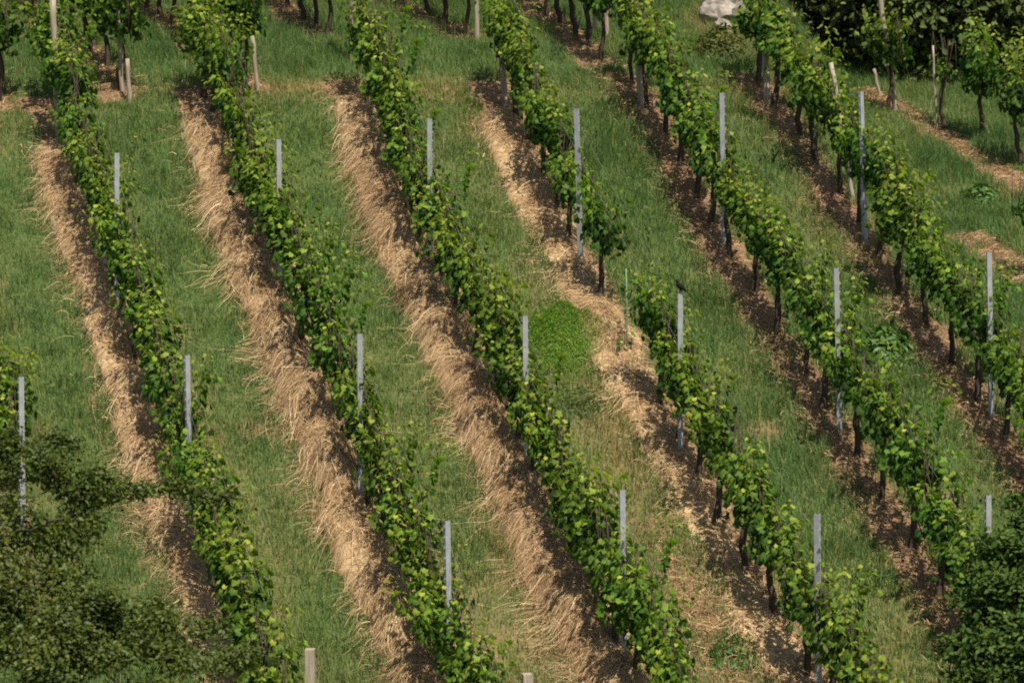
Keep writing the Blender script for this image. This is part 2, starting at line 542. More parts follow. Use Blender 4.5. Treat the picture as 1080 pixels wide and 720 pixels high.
def make_grass(n):
    X, Y = sample_view(n)
    q, qi = strip_q(X, Y)
    e = 0.34 * (fbm(X * 2.6, Y * 2.6, 3, 4) - 0.5)
    wl, wr = strip_w(qi)
    inside = (q + e > -wl) & (q + e < wr)
    dens = np.where(inside, 0.03 + np.where((qi == 0) | (qi >= 4), 0.30, 0.30) * sstep(0.5, 0.75, fbm(X * 2.2, Y * 2.2, 163, 3)), 1.0)
    d = dryness(X, Y)
    bare = sstep(0.70, 0.80, fbm(X * 1.1 + 9, Y * 0.8, 88, 4)) * 0.5 + 0.25 * sstep(0.75, 0.98, d)
    bare = np.maximum(bare, 1.1 * np.exp(-((X - rowx('D', Y) + 0.72) / 0.32) ** 2) * np.exp(-((Y - 36.4) / 1.5) ** 2) * sstep(0.35, 0.65, fbm(X * 2.4, Y * 2.4, 171)))
    dens = dens * (1 - np.clip(bare, 0, 0.85)) * (0.55 + 0.8 * vnoise(X * 9, Y * 9, 13))
    k = rng.random(len(X)) < dens
    X, Y, q, d = X[k], Y[k], q[k], d[k]
    m = len(X)
    Z = terrain(X, Y) - 0.01
    tall = fbm(X * 0.9, Y * 0.9, 21, 3)
    right = sstep(0.0, 3.0, X)
    clump = vnoise(X * 7, Y * 7, 91)
    L = (0.045 + 0.10 * tall ** 2 + 0.05 * right * tall + 0.07 * clump ** 3 + 0.05 * vnoise(X * 2.3, Y * 2.3, 191) ** 4 + 0.10 * sstep(48.3, 49.5, Y) * tall) * (0.55 + 0.9 * rng.random(m))
    age = 0.26 * fbm(X * 0.55, Y * 0.55, 15, 3) + 0.55 * d + 0.28 * (rng.random(m) - 0.4) + 0.16 * (clump - 0.5)
    stalk = rng.random(m) < (0.003 + 0.016 * sstep(0.25, 0.5, q) * (1 - sstep(0.6, 1.0, q)))
    L = np.where(stalk, L * 1.5 + 0.12, L); age = np.where(stalk, 0.7 + 0.3 * rng.random(m), age)
    W = np.where(stalk, 0.0024, 0.0026 + 0.0030 * rng.random(m))
    az = rng.random(m) * 2 * math.pi
    lean = np.abs(rng.normal(0.25, 0.45, m)) * np.where(stalk, 0.6, 1.0)
    cl = vnoise(X * 3.3, Y * 3.3, 55) * 2 * math.pi
    ld = np.stack([np.cos(az) + 0.7 * np.cos(cl), np.sin(az) + 0.7 * np.sin(cl) - 0.25], -1)
    ld /= np.maximum(np.linalg.norm(ld, axis=1, keepdims=True), 1e-6)
    wa = rng.random(m) * 2 * math.pi
    wv = np.stack([np.cos(wa) * W, np.sin(wa) * W, 0 * W], -1)
    base = np.stack([X, Y, Z], -1)
    mid = base + np.stack([ld[:, 0] * L * 0.35 * lean, ld[:, 1] * L * 0.35 * lean, L * 0.55], -1)
    tip = base + np.stack([ld[:, 0] * L * 1.1 * lean, ld[:, 1] * L * 1.1 * lean, L * (1.0 - 0.25 * lean)], -1)
    Vv = np.stack([base - wv, base + wv, mid + wv * 0.8, mid - wv * 0.8, tip], 1).reshape(-1, 3)
    f = np.array([(0, 1, 2), (0, 2, 3), (3, 2, 4)])
    Fv = (f[None] + (np.arange(m) * 5)[:, None, None]).reshape(-1, 3)
    rnd = rng.random(m)
    return mesh_np("grass", Vv, Fv, {'age': np.repeat(np.clip(age, 0, 1), 5), 'rnd': np.repeat(rnd, 5)}, M_GRASS)


grass = link("grass", make_grass(1000000))
tag(grass, "short green meadow grass growing in the lanes between the vine rows", "grass", kind='stuff')


# ------------------------------------------------------------------ straw
def strand_geo(P, age, rnd, width):
    """P: n x k x 3 centre lines -> ribbons"""
    n, k, _ = P.shape
    T = P[:, 2] - P[:, 0]
    a = rng.normal(0, 1, (n, 3)); a[:, 2] += 0.3
    w = np.cross(T, a); w /= np.maximum(np.linalg.norm(w, axis=1, keepdims=True), 1e-6)
    w = w * width[:, None]
    taper = np.linspace(1.0, 0.45, k)
    A = P - w[:, None] * taper[None, :, None]; B = P + w[:, None] * taper[None, :, None]
    V = np.stack([A, B], 2).reshape(-1, 3)          # n,k,2
    f = np.array([(2 * i, 2 * i + 1, 2 * i + 3, 2 * i + 2) for i in range(k - 1)])
    F = (f[None] + (np.arange(n) * 2 * k)[:, None, None]).reshape(-1, 4)
    return V, F, {'age': np.repeat(np.clip(age, 0, 1), 2 * k), 'rnd': np.repeat(rnd, 2 * k)}


def straw_row(r):
    y0, y1 = YBOT[r] - 0.5, YTOP[r] + (0.45 if r in 'BC' else 0.2)
    parts = []
    heavy = r in 'ABCD'
    if heavy:
        # matted body of the windrow
        ys = np.arange(y0, y1, 0.05); qs = np.linspace(-0.52, 0.32, 22)
        Q, YY = np.meshgrid(qs, ys)
        Q2 = Q + 0.10 * (fbm(YY * 2.1, Q * 0 + 2, 61, 2) - 0.5)
        XX = rowx(r, YY) + Q2 / UY
        ZZ = terrain(XX, YY) + mound(r, Q2, YY) - 0.035 + 0.05 * (vnoise(YY * 12, Q * 14, 8) - 0.5) * sstep(0.1, 0.5, straw_amt(r, YY)) - 0.10 * sstep(-0.40, -0.52, Q)
        n0, n1 = Q.shape
        I = np.arange(n0 * n1).reshape(n0, n1)
        F4 = np.stack([I[:-1, :-1], I[:-1, 1:], I[1:, 1:], I[1:, :-1]], -1).reshape(-1, 4)
        V4 = np.stack([XX, YY, ZZ], -1).reshape(-1, 3)
        parts.append((V4, F4, {'age': np.clip(0.25 + 0.5 * vnoise(YY * 20, Q * 25, 6), 0, 1).ravel(), 'rnd': vnoise(YY * 37, Q * 41, 7).ravel()}))
    # combed bunches lying over the ridge, falling to the left and downhill
    nb = int((y1 - y0) / 0.035) if heavy else 0
    k = 7
    for b in range(nb):
        yb = rng.uniform(y0, y1); am = float(straw_amt(r, yb))
        if rng.random() > am * (0.40 + 1.35 * vnoise(yb * 1.6, 7 + 8 * ROWX[r], 44)): continue
        m = int(26 + 34 * am)
        # swirl of the windrow: whole stretches lie the same way
        sw = (vnoise(yb * 0.9, 3.0 + 10 * ROWX[r], 71) - 0.5) * 2.0
        phi = rng.normal(0.72 + sw, 0.5)
        q0 = rng.uniform(-0.2, 0.22) - 0.14 * (vnoise(yb * 2.3, 5 + 8 * ROWX[r], 47) - 0.5) if rng.random() < 0.82 else rng.uniform(-0.42, 0.1)
        ph = phi + rng.normal(0, 0.28, m) + np.where(rng.random(m) < 0.25, rng.normal(0, 1.1, m), 0)
        Ls = rng.uniform(0.22, 0.55, m) * (0.7 + 0.3 * am) * rng.choice([0.7, 1.0, 1.35], p=[0.3, 0.5, 0.2])
        qq0 = q0 + rng.normal(0, 0.10, m); yy0 = yb + rng.normal(0, 0.14, m)
        s = np.linspace(0, 1, k)[None]
        curl = rng.normal(0.45, 0.75, m)[:, None]
        ang = ph[:, None] + curl * s
        dq = -np.cos(ang) * Ls[:, None] / (k - 1); dy = -np.sin(ang) * Ls[:, None] / (k - 1)
        qs_ = qq0[:, None] + np.cumsum(dq, 1) - dq[:, :1]; ys_ = yy0[:, None] + np.cumsum(dy, 1) - dy[:, :1]
        X = rowx(r, ys_) + qs_ / UY
        lift = np.abs(rng.normal(0.0, 0.035, m))[:, None] * am
        Z = terrain(X, ys_) + mound(r, qs_, ys_) + 0.012 + lift * np.sin(np.pi * np.clip(s * 1.15, 0, 1)) + rng.uniform(0, 0.03, m)[:, None]
        tone = rng.normal(0.55, 0.17)
        parts.append(strand_geo(np.stack([X, ys_, Z], -1), tone + rng.normal(0, 0.18, m), rng.random(m), rng.uniform(0.0016, 0.0036, m)))
    # loose short pieces all over the strip
    m = int((y1 - y0) * (220 if heavy else 620))
    yb = rng.uniform(y0, y1, m); qb = rng.normal(-0.12, 0.19 if heavy else 0.17, m)
    ph = rng.random(m) * 2 * math.pi
    Ls = rng.uniform(0.05, 0.22, m) * (1 if heavy else 0.8)
    s = np.linspace(0, 1, 4)[None]; cv = rng.normal(0, 0.5, m)[:, None]
    ang = ph[:, None] + cv * s
    qs_ = qb[:, None] + np.cos(ang) * Ls[:, None] * s; ys_ = yb[:, None] + np.sin(ang) * Ls[:, None] * s
    X = rowx(r, ys_) + qs_ / UY
    Z = terrain(X, ys_) + mound(r, qs_, ys_) + 0.006 + rng.uniform(0, 0.025, m)[:, None] + 0.02 * np.sin(np.pi * s)
    parts.append(strand_geo(np.stack([X, ys_, Z], -1), rng.normal(0.42 if heavy else 0.28, 0.25, m), rng.random(m), rng.uniform(0.002, 0.004, m)))
    # stray stalks fallen onto the grass on the left
    if heavy:
        m = int((y1 - y0) * 40)
        yb = rng.uniform(y0, y1, m); qb = -0.36 - np.abs(rng.normal(0, 0.13, m)); am = straw_amt(r, yb)
        kk = rng.random(m) < am
        yb, qb = yb[kk], qb[kk]; m = len(yb)
        ph = rng.normal(2.6, 0.8, m); Ls = rng.uniform(0.08, 0.28, m); s = np.linspace(0, 1, 6)[None]
        ang = ph[:, None] + rng.normal(0, 0.7, m)[:, None] * s
        qs_ = qb[:, None] + np.cumsum(np.cos(ang) * Ls[:, None] / 5, 1); ys_ = yb[:, None] - np.cumsum(np.abs(np.sin(ang)) * Ls[:, None] / 5, 1)
        X = rowx(r, ys_) + qs_ / UY
        Z = terrain(X, ys_) + 0.05 + rng.uniform(0, 0.05, m)[:, None] + 0.05 * np.sin(np.pi * s) - 0.03 * s
        parts.append(strand_geo(np.stack([X, ys_, Z], -1), rng.normal(0.5, 0.25, m), rng.random(m), rng.uniform(0.0015, 0.0032, m)))
    V, F, A = cat_geo(parts)
    return mesh_np("straw_mulch", V, F, A, M_STRAW)


ROWNAME = {'Z': "row at the far left edge", 'A': "third row left of the bird", 'B': "second row left of the bird", 'C': "row left of the bird",
           'D': "row of the bird's post", 'E': "row right of the bird", 'F': "second row right of the bird"}
for r in 'ZABCDEF':
    o = link("straw_mulch", straw_row(r))
    t = "thick windrow of dry straw" if r in 'BC' else ("loose dry straw" if r in 'AD' else "thin scatter of dry straw bits")
    tag(o, t + " under the " + ROWNAME[r], "straw", "straw mulch under the vine rows", 'stuff')


def litter_strip(segs, dens):
    parts = []
    for (f, n_) in segs:
        f, n_ = np.array(f), np.array(n_)
        d = (f - n_)[:2]; L = float(np.hypot(*d)); d = d / L
        m = int(L * dens)
        t = rng.uniform(-0.1, L + 0.2, m); qb = rng.normal(0.0, 0.17, m)
        ph = rng.random(m) * 6.283; Ls = rng.uniform(0.05, 0.2, m); s = np.linspace(0, 1, 4)[None]
        ang = ph[:, None] + rng.normal(0, 0.5, m)[:, None] * s
        X = n_[0] + d[0] * t[:, None] + d[1] * qb[:, None] + np.cos(ang) * Ls[:, None] * s
        Y = n_[1] + d[1] * t[:, None] - d[0] * qb[:, None] + np.sin(ang) * Ls[:, None] * s
        Z = terrain(X, Y) + 0.006 + rng.uniform(0, 0.02, m)[:, None] + 0.02 * np.sin(np.pi * s)
        parts.append(strand_geo(np.stack([X, Y, Z], -1), rng.normal(0.30, 0.25, m), rng.random(m), rng.uniform(0.002, 0.0042, m)))
    V, F, A = cat_geo(parts)
    return mesh_np("straw_mulch", V, F, A, M_STRAW)


o = link("straw_mulch", litter_strip([HROW, GROW], 800))
tag(o, "brown dry litter on the dirt strips at the upper right edge", "straw", "straw mulch under the vine rows", 'stuff')
def dpt(y, dx): return (float(rowx('D', y)) + dx, y, 0.0)


o = link("straw_mulch", litter_strip([(dpt(38.2, -0.62), dpt(34.8, -0.62)), (dpt(38.0, -0.74), dpt(35.4, -0.74))], 420))
tag(o, "brown litter on the worn earth patch left of the lower end of the bird's row", "straw", "straw mulch under the vine rows", 'stuff')
o = link("straw_mulch", litter_strip(list(UPW.values()), 600))
tag(o, "brown dry litter on the dirt under the upper block vines", "straw", "straw mulch under the vine rows", 'stuff')


# ------------------------------------------------------------------ grapevines
def vine_leaves(seed, slope, low=0.52, top=1.5, nsh=10, width=1.0):
    g = np.random.default_rng(seed)
    P, NN, TT, S, AG = [], [], [], [], []

    def add(p, side, size, age, updir=None):
        P.append(p)
        if updir is None: updir = 0.12 + 0.75 * max(0.0, (p[2] - 0.85) / 0.65)
        n = np.array([g.normal(0, 0.45), side * g.uniform(0.25, 1.0) + g.normal(0, 0.25), updir + g.normal(0, 0.35)])
        NN.append(n)
        TT.append(np.array([g.normal(0, 0.5), side * 0.5 + g.normal(0, 0.3), -0.75 + g.normal(0, 0.25)]))
        S.append(size); AG.append(age)
    for i in range(nsh):
        u = -0.37 + 0.74 * (i + g.uniform(0.1, 0.9)) / nsh
        v = g.normal(0, 0.05) * width
        z = 0.71 + g.normal(0, 0.05)
        H = g.uniform(top - 0.38, top + 0.16)
        n = int((H - z) / 0.036)
        du, dv = g.normal(0, 0.012), g.normal(0, 0.010)
        if g.random() < 0.16: dv = g.choice([-1, 1]) * g.uniform(0.012, 0.02)        # an arching shoot
        for j in range(n):
            s = j / max(1, n - 1)
            u += du + g.normal(0, 0.008); v += dv + g.normal(0, 0.008) - 0.05 * v * (0.3 if abs(dv) > 0.011 else 1); z += 0.036
            side = 1 if (j % 2) == 0 else -1
            size = (0.122 - 0.072 * s ** 1.8) * g.uniform(0.75, 1.15)
            off = size * g.uniform(0.35, 0.95)
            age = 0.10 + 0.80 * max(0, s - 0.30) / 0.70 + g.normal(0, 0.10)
            add(np.array([u + g.normal(0, 0.035), v + side * off * width, z + g.normal(0, 0.02)]), side, size, age)
            for _ in range(1 + (g.random() < 0.4) if s < 0.85 and g.random() < 0.9 else 0):
                side = g.choice([-1, 1]); sz = size * g.uniform(0.6, 0.95)
                young = g.random() < 0.13
                add(np.array([u + g.normal(0, 0.07), v + side * g.uniform(0.05, 0.20) * width, z + g.normal(0, 0.05)]), side, sz * (0.7 if young else 1), (0.55 + g.normal(0, 0.15)) if young else age + g.normal(0, 0.08))
    for j in range(int(46 * width)):                                                       # hanging skirt under the lowest wire
        side = g.choice([-1, 1])
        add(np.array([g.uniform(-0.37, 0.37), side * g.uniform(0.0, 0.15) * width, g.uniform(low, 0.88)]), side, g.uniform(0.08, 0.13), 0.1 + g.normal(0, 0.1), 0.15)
    P = np.array(P); NN = np.array(NN); TT = np.array(TT); S = np.array(S); AG = np.array(AG)
    P[:, 2] += slope * P[:, 0]
    return blades(P, NN, TT, S, VLEAF_V, VLEAF_F, AG, g.random(len(P)))


def vine_trunk(seed, slope, h=0.72):
    g = np.random.default_rng(seed + 500)
    G = Geo()
    lean = g.uniform(-0.10, 0.10); pts = []; rad = []
    for i in range(8):
        s = i / 7
        pts.append((lean * s + g.normal(0, 0.012), g.normal(0, 0.012) + 0.03 * math.sin(s * 4 + seed), -0.09 + s * (h + 0.09)))
        rad.append((0.036 - 0.008 * s + (0.012 if i in (0, 7) else 0)) * g.uniform(0.88, 1.15))
    G.tube(pts, rad, 8, True, 0.14, g)
    x0, y0, z0 = pts[-1]
    for sg in (-1, 1):
        q = [(x0, y0, z0 - 0.02)]
        for i in range(1, 5):
            u = x0 + sg * 0.1 * i
            q.append((u, y0 + g.normal(0, 0.012), z0 + 0.02 + slope * (u - x0) + g.normal(0, 0.012)))
        G.tube(q, [0.02, 0.017, 0.014, 0.012, 0.009], 6, True, 0.1, g)
        for i in range(1, 5):
            a = q[i]
            G.tube([a, (a[0] + g.normal(0, 0.03), a[1] + g.normal(0, 0.03), a[2] + 0.25), (a[0] + g.normal(0, 0.05), a[1] + g.normal(0, 0.05), a[2] + 0.55)], [0.006, 0.005, 0.004], 4)
    return G.mesh("trunk", M_BARK)


NVAR = 12
S_MAIN = MAIN_S * UY
S_UP = UP_S * UY


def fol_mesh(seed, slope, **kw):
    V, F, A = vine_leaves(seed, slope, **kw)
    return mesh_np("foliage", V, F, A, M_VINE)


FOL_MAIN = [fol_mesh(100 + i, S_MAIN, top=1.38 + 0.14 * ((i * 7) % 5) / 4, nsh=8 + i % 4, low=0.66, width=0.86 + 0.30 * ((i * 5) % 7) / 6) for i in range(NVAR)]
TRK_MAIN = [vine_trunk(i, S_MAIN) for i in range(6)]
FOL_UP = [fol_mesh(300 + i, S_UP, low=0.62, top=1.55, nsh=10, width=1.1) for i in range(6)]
TRK_UP = [vine_trunk(40 + i, S_UP, 0.72) for i in range(4)]
FOL_YOUNG = [fol_mesh(400 + i, S_UP, low=0.72, top=1.1, nsh=3, width=0.7) for i in range(2)]


def make_vine(x, y, yaw, fol, trk, label, group, sc=1.0):
    z = float(terrain(x, y))
    o = empty("grapevine", (x, y, z), yaw)
    o.scale = (1, rng.uniform(0.82, 1.14), sc)
    tag(o, label, "grapevine", group)
    link("trunk", trk, o); link("foliage", fol, o)
    return o


ORD = ["first", "second", "third", "fourth", "fifth", "sixth", "seventh", "eighth", "ninth", "tenth", "eleventh", "twelfth", "thirteenth"]


def post_word(r, i, n):
    if r == 'D' and i == 1: return "the bird's post"
    if n == 1: return "its metal post"
    return "its " + (("top", "lowest") if n == 2 else ("top", "middle", "lowest"))[i] + " metal post"


SKIP = {('D', 1, 2), ('D', 1, 3)}           # two plants are missing uphill of the bird's post
vi = 0
for r in 'ZABCDEF':
    P = POSTS[r]; n = len(P)
    ys = []                                # (Y, label)
    for i, p in enumerate(P):              # spans above each post, up to the next post or the row's end
        up = P[i - 1][1] if i > 0 else None
        step = (up - p[1]) / 5 if up else 0.75
        cnt = 5 if up else int((YTOP[r] - p[1]) / 0.75 + 0.5)
        for k in range(cnt):
            if (r, i, k) in SKIP: continue
            ys.append((p[1] + step * (k + 0.5), ORD[k] + " vine above " + post_word(r, i, n)))
    k = 0
    y = P[-1][1] - 0.375
    while y > YBOT[r]:
        ys.append((y, ORD[k] + " vine below " + post_word(r, n - 1, n))); k += 1; y -= 0.75
    for (Y, lab) in ys:
        if r == 'D' and "bird's" in lab: Y += {'first vine above': -0.2, 'second vine above': -0.32, 'fifth vine above': -0.36}.get(lab.split(' the ')[0], 0.0)
        Y += rng.normal(0, 0.03)
        X = float(rowx(r, Y)) + rng.normal(0, 0.02)
        rn = {'Z': "row at far left edge", 'A': "third row left of the bird", 'B': "second row left of the bird", 'C': "row left of the bird",
              'D': "bird's row", 'E': "row right of the bird", 'F': "second row right of the bird"}[r]
        if r == 'D': lab = lab.replace("its ", "the ")
        make_vine(X, Y, YAW, FOL_MAIN[int(rng.integers(NVAR))], TRK_MAIN[vi % 6], "grapevine in " + rn + ", " + lab, "grapevines on the main slope", rng.uniform(0.89, 1.08))
        vi += 1

UPN = {'l': "left edge", 'a': "leftmost", 'b': "second", 'c': "third", 'd': "fourth", 'e': "fifth"}
for kk, (f, nn) in UPW.items():
    d = np.array([f[0] - nn[0], f[1] - nn[1]]); L = np.hypot(*d); d /= L
    yaw = math.atan2(d[1], d[0])
    cnt = int((L + 2.2) / 0.88)
    for k in range(cnt):
        s = 0.32 + 0.88 * k + rng.normal(0, 0.05)
        x, y = nn[0] + d[0] * s, nn[1] + d[1] * s
        make_vine(x, y, yaw, FOL_UP[int(rng.integers(6))], TRK_UP[k % 4],
                  "grapevine in the %s upper block row, %s from its near end post" % (UPN[kk] + (" from left" if kk not in 'la' else ""), ORD[k]), "grapevines in the upper block", rng.uniform(0.98, 1.12))
for (px, py, lab, fol, sc) in [
        (938, 119, "grapevine beside the tilted grey wooden post at the forest edge", 0, 1.1),
        (1033, 149, "leafy grapevine beside the second tilted wooden post of the top right row", 1, 1.08),
        (1074, 176, "grapevine at right end of the row before the dark forest", 2, 1.08)]:
    g = ground_at(px, py)
    d = HROW[0] - HROW[1]
    make_vine(g[0], g[1], math.atan2(d[1], d[0]), FOL_UP[fol], TRK_UP[fol], lab, "grapevines before the forest", sc)
g = ground_at(990, 137)
make_vine(g[0] + 0.05, g[1], math.atan2(d[1], d[0]), FOL_YOUNG[0], TRK_UP[3], "small sparse grapevine tied to a thin grey stake at the top right", "grapevines before the forest")
g = ground_at(1085, 291)
make_vine(g[0], g[1], math.atan2(d[1], d[0]), FOL_YOUNG[1], TRK_UP[1], "small grapevine on the dirt strip at the right edge", "grapevines before the forest", 0.9)


# ------------------------------------------------------------------ posts
def steel_post_mesh(h):
    G = Geo()
    w, dd, t = 0.026, 0.020, 0.004
    prof = [(-w, -dd), (w, -dd), (w, dd), (w - t, dd), (w - t, -dd + t), (-w + t, -dd + t), (-w + t, dd), (-w, dd)]
    G.prism(prof, -0.35, h)
    for i in range(int(h / 0.1)):                          # wire hooks punched out of both edges
        z = h - 0.05 - 0.1 * i
        for s in (-1, 1):
            G.prism([(s * w, -0.006), (s * (w + 0.009), -0.004), (s * (w + 0.009), 0.004), (s * w, 0.006)][::s], z - 0.012, z + 0.006)
    return G.mesh("metal_post", M_STEEL, smooth=False)


steel_cache = {}
POSTTOP = {}
for r in 'ZABCDEF':
    for i, (x, y, tz, tx) in enumerate(POSTS[r]):
        gz = float(terrain(x, y)); h = round(tz - gz, 2)
        if h not in steel_cache: steel_cache[h] = steel_post_mesh(h)
        o = link("metal_post", steel_cache[h], loc=(x, y, gz))
        o.rotation_euler = (rng.normal(0, 0.015), (tx - x) / h + rng.normal(0, 0.008), rng.normal(0.1, 0.25))
        POSTTOP[(r, i)] = (tx, y, tz)
        n = len(POSTS[r])
        if r == 'D' and i == 1: lab = "tall galvanised metal post with the black bird perched on it"
        elif n == 1: lab = "galvanised metal vineyard post in the row at the far left edge"
        else:
            w = (("upper", "lower") if n == 2 else ("top", "middle", "lowest"))[i]
            lab = "%s galvanised metal post in the %s" % (w, ROWNAME[r])
        tag(o, lab, "post", "galvanised posts along the vine rows")


def wood_post(px, py, toppx, toppy, wid, label, mat, square=False, seed=0, group="weathered wooden posts"):
    g = ground_at(px, py)
    t = point_at(toppx, toppy, g[1])
    h = t[2] - g[2]
    rg = np.random.default_rng(seed + 900)
    G = Geo()
    w = wid / 2
    if square:
        G.prism([(-w, -w), (w, -w), (w, w), (-w, w)], -0.3, h * 0.5, [(-w * 1.01, -w), (w, -w * 0.99), (w, w), (-w, w)])
        G.prism([(-w * 1.01, -w), (w, -w * 0.99), (w, w), (-w, w)], h * 0.5 + 0.0005, h, [(-w * 0.97, -w), (w * 0.98, -w), (w, w * 0.96), (-w, w)])
    else:
        n = 9; pts = []; rad = []
        for i in range(n):
            s = i / (n - 1)
            pts.append((rg.normal(0, 0.004), rg.normal(0, 0.004), -0.3 + (h + 0.3) * s)); rad.append(w * (1.06 - 0.14 * s) * rg.uniform(0.95, 1.05))
        G.tube(pts, rad, 9, True, 0.07, rg)
    o = link("wooden_post", G.mesh("wooden_post", mat, smooth=not square), loc=tuple(g))
    o.rotation_euler = (0, math.atan2(t[0] - g[0], h), rg.uniform(-0.2, 0.2) if square else 0)
    tag(o, label, "post", group)
    return o


wood_post(62, 147, 55, -6, 0.085, "weathered wooden post at uphill end of the third row left of the bird", M_OLDWOOD, seed=1)
wood_post(533, 112, 528, 52, 0.085, "weathered wooden post at uphill end of the bird's row", M_OLDWOOD, seed=2)
wood_post(676, 114, 673, 56, 0.09, "pale cracked wooden post at uphill end of the row right of the bird", M_PALEWOOD, seed=3)
wood_post(809, 112, 807, 52, 0.085, "pale wooden post at uphill end of the second row right of the bird", M_PALEWOOD, seed=4)
wood_post(900, 212, 876, 64, 0.055, "slanting wooden post standing above the canopy of the second row right of the bird", M_PALEWOOD, seed=5)
wood_post(137, 108, 134, 62, 0.06, "short gnarled stump at near end of the leftmost upper block row", M_OLDWOOD, seed=6)
wood_post(129, 99, 122, -60, 0.06, "dark weathered wooden post in the leftmost upper block row", M_OLDWOOD, seed=7)
wood_post(272, 99, 266, 38, 0.055, "short gnarled stick at near end of the second upper block row", M_OLDWOOD, seed=8)
wood_post(256, 76, 255, -70, 0.06, "tall wooden post near the gnarled stick in the second upper block row", M_OLDWOOD, seed=9)
wood_post(372, 66, 371, -80, 0.085, "wooden post at uphill end of the row left of the bird", M_OLDWOOD, seed=10)
wood_post(503, 47, 500, -90, 0.07, "wooden post at near end of the fourth upper block row", M_OLDWOOD, seed=11)
wood_post(627, 38, 629, -100, 0.055, "pale left post of the pair ending the fifth upper block row", M_PALEWOOD, seed=12)
wood_post(640, 42, 638, -70, 0.07, "dark right post of the pair ending the fifth upper block row", M_OLDWOOD, seed=13)
wood_post(945, 118, 925, -25, 0.085, "thick tilted grey wooden post in front of the dark forest", M_OLDWOOD, seed=14, group="tilted posts before the forest")
wood_post(988, 136, 984, 48, 0.032, "thin grey stake beside the small sparse vine at the top right", M_PALEWOOD, seed=15, group="tilted posts before the forest")
wood_post(1040, 92, 1024, -30, 0.07, "second tilted wooden post standing right of the thin stake", M_PALEWOOD, seed=16, group="tilted posts before the forest")
wood_post(928, 103, 922, 72, 0.045, "short weathered stump just left of the thick tilted post", M_OLDWOOD, seed=17, group="tilted posts before the forest")
wood_post(329, 872, 327, 684, 0.085, "square wooden end post at the bottom of the third row left of the bird", M_PALEWOOD, True, 18)
wood_post(557, 900, 556, 710, 0.085, "square wooden end post at the bottom of the second row left of the bird", M_PALEWOOD, True, 19)

# ------------------------------------------------------------------ trellis wires, strung from post to post
for r in 'ABCDEF':
    anchors = [(float(rowx(r, YTOP[r] + 0.3)), YTOP[r] + 0.3, float(terrain(rowx(r, YTOP[r] + 0.3), YTOP[r] + 0.3)))]
    for (x, y, tz, tx) in POSTS[r]: anchors.append((x, y, float(terrain(x, y))))
    yb = YBOT[r] - 0.2
    if r == 'A': yb = 34.0
    anchors.append((float(rowx(r, yb)), yb, float(terrain(rowx(r, yb), yb))))
    for hh, word in ((0.68, "lowest"), (1.15, "middle"), (1.52, "topmost")):
        G = Geo()
        pts = []
        for a, b_ in zip(anchors, anchors[1:]):
            for s in np.linspace(0, 1, 6)[:-1]:
                p = np.array(a) * (1 - s) + np.array(b_) * s
                pts.append((p[0] + 0.02, p[1], p[2] + hh - 0.02 * math.sin(math.pi * s)))
        p = anchors[-1]; pts.append((p[0] + 0.02, p[1], p[2] + hh))
        G.tube(pts, 0.0014, 4)
        o = link("trellis_wire", G.mesh("trellis_wire", M_WIRE))
        tag(o, "%s thin steel trellis wire of the %s" % (word, ROWNAME[r]), "wire", "trellis wires along the rows")


# ------------------------------------------------------------------ the bird
def loft(rings, n=12):
    """rings: (centre, direction-frame half width, half height)"""
    G = Geo(); R_ = []
    for i, (c, hw, hh) in enumerate(rings):
        c = Vector(c)
        a = Vector(rings[max(0, i - 1)][0]); b_ = Vector(rings[min(len(rings) - 1, i + 1)][0])
        t = (b_ - a).normalized(); x = Vector((0, 1, 0)); y = t.cross(x).normalized()
        ring = []
        for j in range(n):
            aa = 2 * math.pi * j / n
            ring.append(len(G.v)); G.v.append(tuple(c + x * math.cos(aa) * hw + y * math.sin(aa) * hh))
        R_.append(ring)
    for a, c in zip(R_, R_[1:]):
        for j in range(n): G.f.append((a[j], a[(j + 1) % n], c[(j + 1) % n], c[j]))
    G.f.append(tuple(reversed(R_[0]))); G.f.append(tuple(R_[-1]))
    return G


tx, ty, tz = POSTTOP[('D', 1)]
bird = empty("bird", (tx + 0.004, ty, tz), 0)
bird.scale = (0.88, 0.88, 0.88)
tag(bird, "small black bird perched on top of the metal post", "bird")
# faces left, tail to lower right
BD = loft([((0.118, 0, 0.008), 0.012, 0.004), ((0.085, 0, 0.026), 0.016, 0.007), ((0.055, 0, 0.044), 0.020, 0.012), ((0.035, 0, 0.058), 0.029, 0.023),
           ((0.010, 0, 0.075), 0.037, 0.033), ((-0.012, 0, 0.093), 0.036, 0.034), ((-0.024, 0, 0.110), 0.028, 0.028), ((-0.029, 0, 0.124), 0.022, 0.021),
           ((-0.034, 0, 0.136), 0.0225, 0.022), ((-0.042, 0, 0.146), 0.019, 0.018), ((-0.051, 0, 0.152), 0.010, 0.010), ((-0.055, 0, 0.153), 0.004, 0.004)])
link("body", BD.mesh("body", M_BIRD), bird)
bk = loft([((-0.052, 0, 0.1515), 0.006, 0.0055), ((-0.062, 0, 0.152), 0.004, 0.0035), ((-0.074, 0, 0.150), 0.0008, 0.0008)], 8)
link("beak", bk.mesh("beak", M_BEAK), bird)
